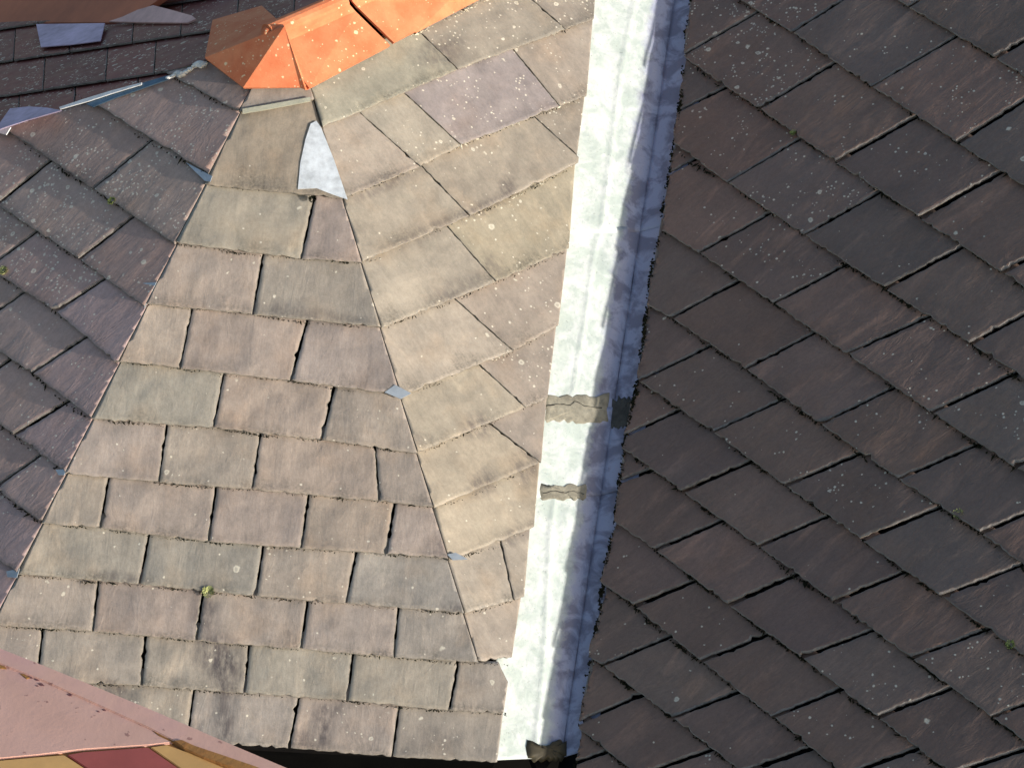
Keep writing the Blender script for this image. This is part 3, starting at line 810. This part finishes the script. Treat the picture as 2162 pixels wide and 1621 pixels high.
# vertical plane holding the ridge
rn = unit(np.cross(RD, [0, 0, 1.0])); PLV = (rn, rn@RGP)
K = hit((566, 74), PLC, .050)
J1 = hit((727, 4), PLV, 0.0)
f0, f1 = hit((650, 190), PLR, .012), hit((823, 99), PLR, .012)
RD = unit(J1-K); jt = np.linalg.norm(J1-K)
def ridge_section(t, grow=0.0):
    """cross-section of the angular ridge tile at distance t along the crest: R-side foot, crest, B-side foot"""
    c = K+RD*t+np.array([0, 0, grow])
    tr = f0+(f1-f0)*t/jt+PLR[0]*grow
    h = K[2]-tr[2]
    tb = c-(tr-c-RIDGE*((tr-c)@RIDGE))+RIDGE*((tr-c)@RIDGE)
    return tr, c, np.array([tb[0], tb[1], tr[2]])
def ridge_shell(name, t0, t1, grow, slant, parent, roll=.020, th=.014, extra=None):
    V, F = [], []
    prof = []
    for t in (t0, t1):
        tr, c, tb = ridge_section(t, grow)
        tr = tr+RD*slant; tb = tb+RD*slant
        d1, d2 = unit(tr-c), unit(tb-c)
        ring = [tr, c+d1*roll*2.2+np.array([0, 0, 0])]
        for a in range(0, 9):          # rolled crest
            an = math.pi*(a/8); side = unit(np.cross(RD, [0, 0, 1.0]))
            if side@d1 < 0: side = -side
            ring.append(c+side*math.cos(an)*roll*1.05+np.array([0, 0, 1.0])*(math.sin(an)*roll*1.0+.002))
        ring += [c+d2*roll*2.2, tb]
        prof.append(ring)
    k = len(prof[0]); V = prof[0]+prof[1]
    F = [(i, i+1, k+i+1, k+i) for i in range(k-1)]
    return V, F
CAPT = thing('ridge_end_tile', K-np.array([0, 0, .1]), 'large faceted orange terracotta end tile capping the point where the hips meet', 'ridge tile', 'terracotta ridge tiles')
V, F = ridge_shell('x', 0.0, jt-.004, 0, 0.0, CAPT)
body = mesh_obj('tile_body', V, F, CAPT, (TERRA,), -.012)
# faceted apron round the end
foot = [hit((823, 99), PLR, .012), hit((650, 190), PLR, .012), hit((637, 186), PLC, .012), hit((516, 188), PLC, .012), hit((437, 128), PLL, .032), hit((452, 50), PLB, .026)]
tr0, c0, tb0 = ridge_section(0.0)
foot[0] = tr0; foot.append(hit((520, 30), PLB, .012)); foot.append(tb0)
V = [K+np.array([0, 0, .004])]+foot; F = [(0, i, i+1) for i in range(1, len(foot))]
mesh_obj('end_facets', V, F, CAPT, (TERRA,), -.012)
cap_ball = [K+np.array([0, 0, .004])+.0225*np.array([math.cos(a)*math.cos(b), math.sin(a)*math.cos(b), math.sin(b)]) for b in [math.radians(x) for x in (-60, -20, 20, 60, 89)] for a in [2*math.pi*i/14 for i in range(14)]]
F = [(j*14+i, j*14+(i+1) % 14, (j+1)*14+(i+1) % 14, (j+1)*14+i) for j in range(4) for i in range(14)]
mesh_obj('crest_knob', cap_ball, F, CAPT, (TERRA,), 0, True)
RT = thing('ridge_tile', K+RD*(jt+.2)-np.array([0, 0, .1]), 'orange terracotta ridge tile with a raised collar, speckled with cream lichen', 'ridge tile', 'terracotta ridge tiles')
cw = .085
V, F = ridge_shell('x', jt+.005, jt+.005+cw, .010, 0, RT); mesh_obj('collar', V, F, RT, (TERRA,), -.012)
V, F = ridge_shell('x', jt+.005+cw-.002, jt+.62, .002, 0, RT); mesh_obj('tile_body', V, F, RT, (TERRA,), -.012)

# ================================================================== lead and mortar along the hips
def plate(name, pts, pl, off, m_, parent, th=.002):
    return mesh_obj(name, [hit(p, pl, off) for p in pts], [tuple(range(len(pts)))], parent, (m_,), th)
for pts, pl in (([(262, 600), (330, 596), (305, 650)], PLL), ([(392, 343), (448, 372), (444, 384), (432, 382)], PLL), ([(118, 992), (141, 990), (136, 1003), (124, 1003)], PLL), ([(14, 1206), (42, 1200), (36, 1220), (16, 1218)], PLL)):
    plate('lead_soaker', pts, pl, .002, LEAD, SLF)
for pts in ([(812, 828), (834, 812), (868, 830), (846, 842)], [(944, 1170), (962, 1166), (988, 1180), (956, 1182)]):
    plate('lead_soaker', pts, PLC, .0045, LEAD, SL)
pz = tag(mesh_obj('metal_patch', [hit(p, PLC, -.004+.009*(p[1]-256)/166) for p in [(656, 262), (668, 256), (678, 270), (706, 340), (734, 422), (704, 412), (668, 398), (629, 400), (634, 345), (645, 295)]], [tuple(range(10))], None, (simple_mat('bright_lead', (.72, .77, .81), .5, .35, 45, .4, .2),), .002), 'pale blue-grey metal patch beside the brown slate below the orange end tile', 'metal patch')
tag(mesh_obj('sealant_strip', [hit(p, PLC, .012) for p in [(512, 230), (560, 222), (655, 205), (655, 214), (560, 232), (512, 240)]], [tuple(range(6))], None, (SEALANT,), .004), 'greenish sealant bead across the slate just below the orange end tile', 'sealant')
# hip flashing between the shaded slope and the back slope
tag(mesh_obj('hip_flashing', [hit(p, PLL, .010) for p in [(182, 220), (232, 196), (352, 160), (356, 167), (240, 208), (196, 226)]], [tuple(range(6))], None, (simple_mat('blue_lead', (.10, .17, .24), .45, .4, 30, .3, .5),), .004), 'dark blue lead flashing on the hip above the lichen-spotted slates', 'flashing')
tag(mesh_obj('hip_flashing', [hit(p, PLL, .012) for p in [(128, 232), (188, 215), (240, 198), (300, 180), (300, 176), (236, 193), (180, 210), (126, 228)]], [tuple(range(8))], None, (simple_mat('white_lead', (.62, .64, .66), .6, .25, 30, .3),), .004), 'thin white lead edge along the hip beside the dark blue flashing', 'flashing')
tag(mesh_obj('hip_flashing', [hit(p, PLL, .008) for p in [(-30, 275), (6, 267), (24, 270), (14, 286), (-2, 282)]], [tuple(range(5))], None, (simple_mat('white_lead_corner', (.62, .64, .66), .6, .25, 30, .3),), .004), 'small white lead corner at the foot of the hip beside purple flashing', 'flashing')
rr = random.Random(4)
ML = bmesh.new()
for k in range(9):
    x = 356+k*9; y = 166-(x-356)*.44+rr.uniform(-4, 4)
    c = hit((x, y), PLL, .008); r = rr.uniform(.005, .010)
    ico = bmesh.ops.create_icosphere(ML, subdivisions=3, radius=1.0)
    for v in ico['verts']:
        d = Vector(v.co); f = 1+.35*noise.noise(d*2+Vector((k*9, 0, 0)))
        lp = np.array(d)*r*f
        e = unit(LB0-LB1); lp = lp+e*(lp@e)*.9
        v.co = Vector(c+lp)
me = bpy.data.meshes.new('hip_mortar'); ML.to_mesh(me); ML.free()
for p in me.polygons: p.use_smooth = True
cc = Vector(hit((394, 150), PLL)); me.transform(Matrix.Translation(-cc))
tag(link('hip_mortar', me, None, cc, (MORTAR_PALE,)), 'line of crumbled white mortar on the hip beside the orange end tile', 'mortar')
# loose pieces on the back slope
tag(mesh_obj('flashing_piece', [hit(p, PLB, .014) for p in [(77, 53), (222, 51), (213, 88), (150, 96), (87, 101)]], [tuple(range(5))], None, (LEADP,), .003), 'pale lilac metal sheet lying on the dark back slope', 'flashing')
tag(mesh_obj('flashing_piece', [hit(p, PLB, .012) for p in [(-40, 290), (0, 262), (22, 231), (60, 227), (97, 229), (131, 235), (60, 255), (14, 270)]], [tuple(range(8))], None, (LEADP,), .003), 'purple metal sheet tucked under the hip at the foot of the back slope', 'flashing')

# ================================================================== brown roof rising behind
n0 = PLB[0]; Xa, Xb = hit((-320, 50), PLB, .0), hit((238, 48), PLB, .0)
ax = unit(Xb-Xa); th = math.radians(24)
nb = rot(n0, ax, th); nb2 = rot(n0, ax, -th)
nb = nb if nb[1] < nb2[1] else nb2
PLX = (nb, nb@Xa)
BR = simple_mat('brown_painted_sheet', (.42, .125, .06), .75, .30, 6, .3, tint2=(.25, .075, .04))
BT = thing('sheet_roof', Xa*.5+Xb*.5-np.array([0, 0, .8]), 'rusty brown sheet roof in shade meeting the back of the slate roof', 'roof')
P = [hit(p, PLX, .0) for p in [(-320, 50), (238, 48), (312, 16), (420, -60), (420, -220), (-320, -220)]]
deckX = mesh_obj('roof_sheet', P+[p-PLX[0]*.02 for p in P], [(0, 1, 2, 3, 4, 5), (11, 10, 9, 8, 7, 6)]+[(i, (i+1) % 6, (i+1) % 6+6, i+6) for i in range(6)], BT, (BR,))
tag(mesh_obj('flashing_piece', [hit(p, PLX, .010) for p in [(232, 48), (262, 38), (292, 24), (326, 14), (372, 26), (408, 36), (416, 43), (398, 51), (300, 50)]], [tuple(range(9))], None, (PATCH,), .006), 'pinkish mortar wedge where the brown roof meets the back slope', 'mortar')

# ================================================================== pink ledge near the camera
LZ = CAM+ray((300, 1560))*3.4
PLP = (np.array([0, 0, 1.0]), LZ[2])
def pink_mat():
    M, t, P = mat('pink_paint'); N = NT(t)
    pos = N.n('NewGeometry').outputs['Position']
    c = N.mix(N.map(N.noise(pos, 12, 5, .6), .35, .65), (.57, .34, .272, 1), (.62, .375, .305, 1))
    c = N.mix(N.math('MULTIPLY', N.map(N.noise(pos, 7, 3, .5), .5, .7), .4), c, (.50, .27, .31, 1))
    c = N.mix(N.math('MULTIPLY', N.map(N.noise(pos, 60, 3, .6), .655, .70), .6), c, (.16, .06, .06, 1))
    N.l(c, P.inputs['Base Color']); P.inputs['Roughness'].default_value = .6
    N.l(N.bump(N.math('ADD', N.noise(pos, 30, 4, .6), N.math('MULTIPLY', N.noise(pos, 200, 3, .6), .3)), .25, .003), P.inputs['Normal'])
    return M
PINK = pink_mat()
LEDGE = thing('parapet_ledge', LZ-np.array([.15, .15, .3]), 'pink painted parapet ledge with a band of yellow and red tiles', 'ledge')
OUT = [(-160, 1300), (0, 1367), (89, 1402), (207, 1450), (335, 1503), (485, 1568), (610, 1621), (760, 1686)]
INN = [(-160, 1334), (9, 1404), (89, 1435), (189, 1479), (311, 1534), (370, 1564), (488, 1608), (640, 1670)]
def prism(name, pts, top, bot, m_, parent, bev=.003):
    T = [hit(p, PLP, top) for p in pts]; B = [t-np.array([0, 0, top-bot]) for t in T]; k = len(T)
    F = [tuple(range(k)), tuple(range(k, 2*k))[::-1]]+[(i, (i+1) % k, (i+1) % k+k, i+k) for i in range(k)]
    return mesh_obj(name, T+B, F, parent, (m_,), bevel=bev)
prism('moulding', OUT+INN[::-1], .0025, -.12, PINK, LEDGE, .0012)
TB = [(-160, 1612), (0, 1600), (77, 1593), (175, 1581), (314, 1572), (366, 1566)]
q_ = random.Random(8)
for k in range(16):
    t_ = q_.random(); x = 60+250*t_+q_.uniform(-6, 6); y = ev(INN, x)+q_.uniform(-4, 16)
    r_ = q_.uniform(1.2, 4.5)
    prism('paint_chip', [(x-r_*1.6, y-r_*.5), (x+r_*.3, y-r_*.7), (x+r_*1.7, y+r_*.6), (x-r_*.2, y+r_*.6)], .0006, -.003, simple_mat('chip', (.17, .07, .075), .9, .3, 80), LEDGE, 0)
prism('ledge_slab', INN[:6]+TB[::-1], 0.0, -.10, PINK, LEDGE, .0015)
GROUT = simple_mat('rusty_grout', (.20, .085, .022), .8, .5, 60, .8, tint2=(.36, .18, .05))
prism('grout_bed', [(-160, 1613), (77, 1594), (175, 1582), (314, 1573), (366, 1560), (490, 1600), (640, 1660), (640, 1900), (-160, 1900)], -.0035, -.11, GROUT, LEDGE, 0)
YEL = simple_mat('yellow_tile', (.62, .36, .13), .35, .2, 14, .25); REDT = simple_mat('red_tile', (.33, .080, .066), .3, .25, 12, .25)
tl = lambda y: (139+(y-1593)*1.5, y); t2 = lambda y: (314+(y-1574)*1.38, y); t3 = lambda y: (372+(y-1568)*1.9, y)
for pts, mm, nm in (([(-160, 1618), (0, 1604), (77, 1597), (135, 1592.5), tl(1640), tl(1720), (-160, 1720)], YEL, 'yellow'), ([(141, 1592), (175, 1586), (312, 1576), t2(1640), t2(1720), (tl(1720)[0]+3, 1720), (tl(1640)[0]+3, 1640)], REDT, 'red'), ([(317, 1576), (352, 1571), (400, 1588), (470, 1618), (560, 1660), (660, 1720), (t2(1720)[0]+3, 1720), (t2(1640)[0]+3, 1640)], YEL, 'yellow')):
    o = prism('tile', pts, 0.0, -.02, mm, LEDGE, .001); o['label'] = nm+' glazed tile'
# rust-brown grout lump beside the tiles
rs = [(366, 1562), (384, 1560), (410, 1572), (470, 1592), (540, 1616), (600, 1642), (580, 1648), (500, 1622), (430, 1598), (388, 1578)]
prism('grout_lump', rs, .0042, -.02, GROUT, LEDGE, .001)
prism('grout_lump', [(308, 1530), (326, 1534), (352, 1548), (374, 1562), (366, 1566), (336, 1552)], .0012, -.02, GROUT, LEDGE, .0005)
prism('grout_lump', [(-4, 1402), (10, 1405), (14, 1411), (0, 1410)], .0012, -.02, GROUT, LEDGE, .0005)
prism('grout_lump', [(42, 1421), (52, 1422), (64, 1430), (56, 1432)], .0012, -.02, GROUT, LEDGE, .0005)

# ================================================================== moss
def tuft_mesh(seed, n, r, hgt):
    q = random.Random(seed); bm = bmesh.new()
    for k in range(n):
        a = q.uniform(0, 2*math.pi); d = r*math.sqrt(q.random()); c = Vector((math.cos(a)*d, math.sin(a)*d, 0))
        out = Vector((math.cos(a), math.sin(a), 0))*q.uniform(.2, 1.0)*hgt
        side = Vector((-math.sin(a), math.cos(a), 0))*q.uniform(.0008, .0022)
        tip = c+out+Vector((0, 0, q.uniform(.5, 1.1)*hgt))
        mid = (c+tip)/2+Vector((0, 0, hgt*.2))
        v = [bm.verts.new(x) for x in (c-side, c+side, mid+side*.9, tip, mid-side*.9)]
        bm.faces.new(v)
    me = bpy.data.meshes.new('moss_tuft'); bm.to_mesh(me); bm.free(); return me
for x, y, pl, r, h, mm, lab in ((440, 1249, PLC, .015, .006, MOSSY, 'pale yellow-green moss tuft at a joint of the sunlit hip slates'), (236, 425, PLL, .010, .006, MOSSG, 'green moss tuft between the lichen-spotted shaded slates'), (8, 572, PLL, .012, .007, MOSSY, 'pale moss tuft at the frame edge on the shaded slates'),
    (2024, 1086, PLD, .012, .007, MOSSY, 'pale moss tuft with white lichen low on the dark wing slates'), (2134, 1361, PLD, .010, .006, MOSSG, 'green moss tuft at the lower right of the dark wing slates'), (1675, 281, PLD, .008, .005, MOSSG, 'small green moss tuft near the top of the dark wing slates'), (660, 421, PLC, .010, .005, MOSSD, 'black tuft standing in for the dark hole below the pale metal patch')):  # the last, black tuft stands in for the darkness of a hole
    n_ = pl[0]
    o = link('moss_tuft', tuft_mesh(x, 160, r, h), None, hit((x, y), pl, .004), (mm,))
    o.rotation_euler = Vector(n_).to_track_quat('Z', 'Y').to_euler()
    tag(o, lab, 'moss')
def moss_line(lines, pl, dens, name, xmin, xmax, sz=(.0015, .005), up=.003, seed=3, jit=.003, mm=MOSSD, longs=(1, 1, 1.4, 2.6)):
    q = random.Random(seed); bm = bmesh.new(); n = pl[0]; eu, evd, _ = basis(pl)
    for L in lines:
        pts = []
        for a, b in zip(L, L[1:]):
            s = max(1, int(math.hypot(b[0]-a[0], b[1]-a[1])/dens))
            pts += [(a[0]+(b[0]-a[0])*i/s, a[1]+(b[1]-a[1])*i/s) for i in range(s)]
        for p in pts:
            if not (xmin(p[1]) < p[0] < xmax): continue
            g = frac((p[0]*.02, p[1]*.02, seed), 1.0, 3)
            if g < q.uniform(-.45, .35): continue
            c = hit((p[0]+q.uniform(-3, 3), p[1]+q.uniform(-1, 3)), pl, -.001)+evd*q.uniform(-.001, jit)
            r = q.uniform(*sz)*(1+max(0, g))
            # irregular crumb: squashed jittered octahedron, some drawn out like a blade
            st = q.choice(longs); ang = q.uniform(0, math.pi)
            d = eu*math.cos(ang)+evd*math.sin(ang); e = np.cross(n, d)
            k = [bm.verts.new(Vector(c+v*q.uniform(.6, 1.3))) for v in (d*r*st, e*r*.7, -d*r*st, -e*r*.7)]
            t_ = bm.verts.new(Vector(c+n*(up+r*.5)))
            for i in range(4): bm.faces.new((k[i], k[(i+1) % 4], t_))
    me = bpy.data.meshes.new(name); bm.to_mesh(me); bm.free()
    return link(name, me, None, None, (mm,))
tag(moss_line(D_LINES[1:13], PLD, 3.2, 'moss_crumbs', lambda y: ev_y(ZR, y)+4, 2200, seed=5), 'dark moss crumbs along the joints of the shaded wing slates', 'moss', None, 'stuff')
tag(moss_line(C_LINES[2:12], PLC, 3.0, 'moss_crumbs', lambda y: hlx(y)+4, 1075, sz=(.0008, .0026), up=.001, seed=21, jit=.002), 'fine dark moss crumbs along the course joints of the sunlit hip slates', 'moss', None, 'stuff')
tag(moss_line(R_LINES[1:10], PLR, 3.4, 'moss_crumbs', lambda y: hrx(y)+12, 1240, sz=(.0008, .0026), up=.001, seed=22, jit=.002), 'fine dark moss crumbs along the course joints of the slates beside the valley', 'moss', None, 'stuff')
tag(moss_line(L_LINES[1:9], PLL, 4.5, 'moss_crumbs', lambda y: -40, 520, sz=(.001, .004), seed=6), 'dark moss crumbs along the joints of the lichen-spotted slates', 'moss', None, 'stuff')

tag(moss_line([[(x+3, y) for x, y in ZR]]*2, PLD, 2.6, 'moss_fringe', lambda y: 1000, 2200, sz=(.002, .0065), up=.004, seed=12, jit=.005, longs=(.7, 1, 1.3)), 'ragged black moss fringe under the cut slates along the shaded edge of the valley gutter', 'moss', None, 'stuff')
LICH = simple_mat('lichen_crust', (.62, .58, .46), .95, .35, 150, .5)
def sub(line, x0, x1): return [(x0+(x1-x0)*i/12, ev(line, x0+(x1-x0)*i/12)) for i in range(13)]
o = moss_line([sub(R_LINES[1], 700, 900), sub(R_LINES[1], 980, 1240), sub(R_LINES[1], 1040, 1150), sub(R_LINES[2], 960, 1100), sub(R_LINES[2], 1050, 1215), sub(R_LINES[3], 1080, 1210), sub(R_LINES[0], 850, 1060), sub(R_LINES[5], 1040, 1160),
    [(1130, 20), (1165, 45), (1200, 60)]], PLR, 3.0, 'lichen_crust', lambda y: 600, 1260, sz=(.0012, .0040), up=.0008, seed=9, jit=-.006, mm=LICH)
tag(o, 'cream lichen crust along the upper joints of the sunny slates', 'lichen', None, 'stuff')

# ================================================================== building under the roof, ground
WALLM = simple_mat('wall_painted_shade', (.003, .003, .003), .9, .4, 8, .4)  # near-black: the deep shade under the eave is put into this colour
WALLM.node_tree.nodes['Principled BSDF'].inputs['Specular IOR Level'].default_value = .03
eave = [hit((hlx(1545)+20, 1545), PLC, DECK-.03), hit((1044, 1603), PLC, DECK-.03)]
inn = [e+np.array([0, .42, 0]) for e in eave]
lw = hit((-400, 900), PLL, DECK-.03)
walls = [inn[1]+np.array([1.2, 1.2, 0]), inn[1], inn[0], np.array([inn[0][0]-.9, inn[0][1]+1.1, inn[0][2]]), np.array([inn[0][0]-.9, inn[0][1]+4, inn[0][2]])]
Vw, Fw = [], []
for p in walls:
    Vw += [np.array([p[0], p[1], eave[0][2]-.02]), np.array([p[0], p[1], 0.0])]
for i in range(len(walls)-1): Fw.append((2*i, 2*i+1, 2*i+3, 2*i+2))
mesh_obj('wall', Vw, Fw, ROOF, (WALLM,), .2)
sof = [eave[0], eave[1], inn[1], inn[0]]
mesh_obj('soffit', [p+np.array([0, 0, -.004]) for p in sof], [(0, 1, 2, 3)], ROOF, (WALLM,), .02)
GR = simple_mat('ground', (.06, .055, .05), .95, .4, 2, .4)
g = mesh_obj('ground', [(-400, -400, 0), (400, -400, 0), (400, 400, 0), (-400, 400, 0)], [(0, 1, 2, 3)], None, (GR,), origin=(0, 0, 0))
tag(g, 'dark paved ground far below the roofs', 'ground', None, 'structure')
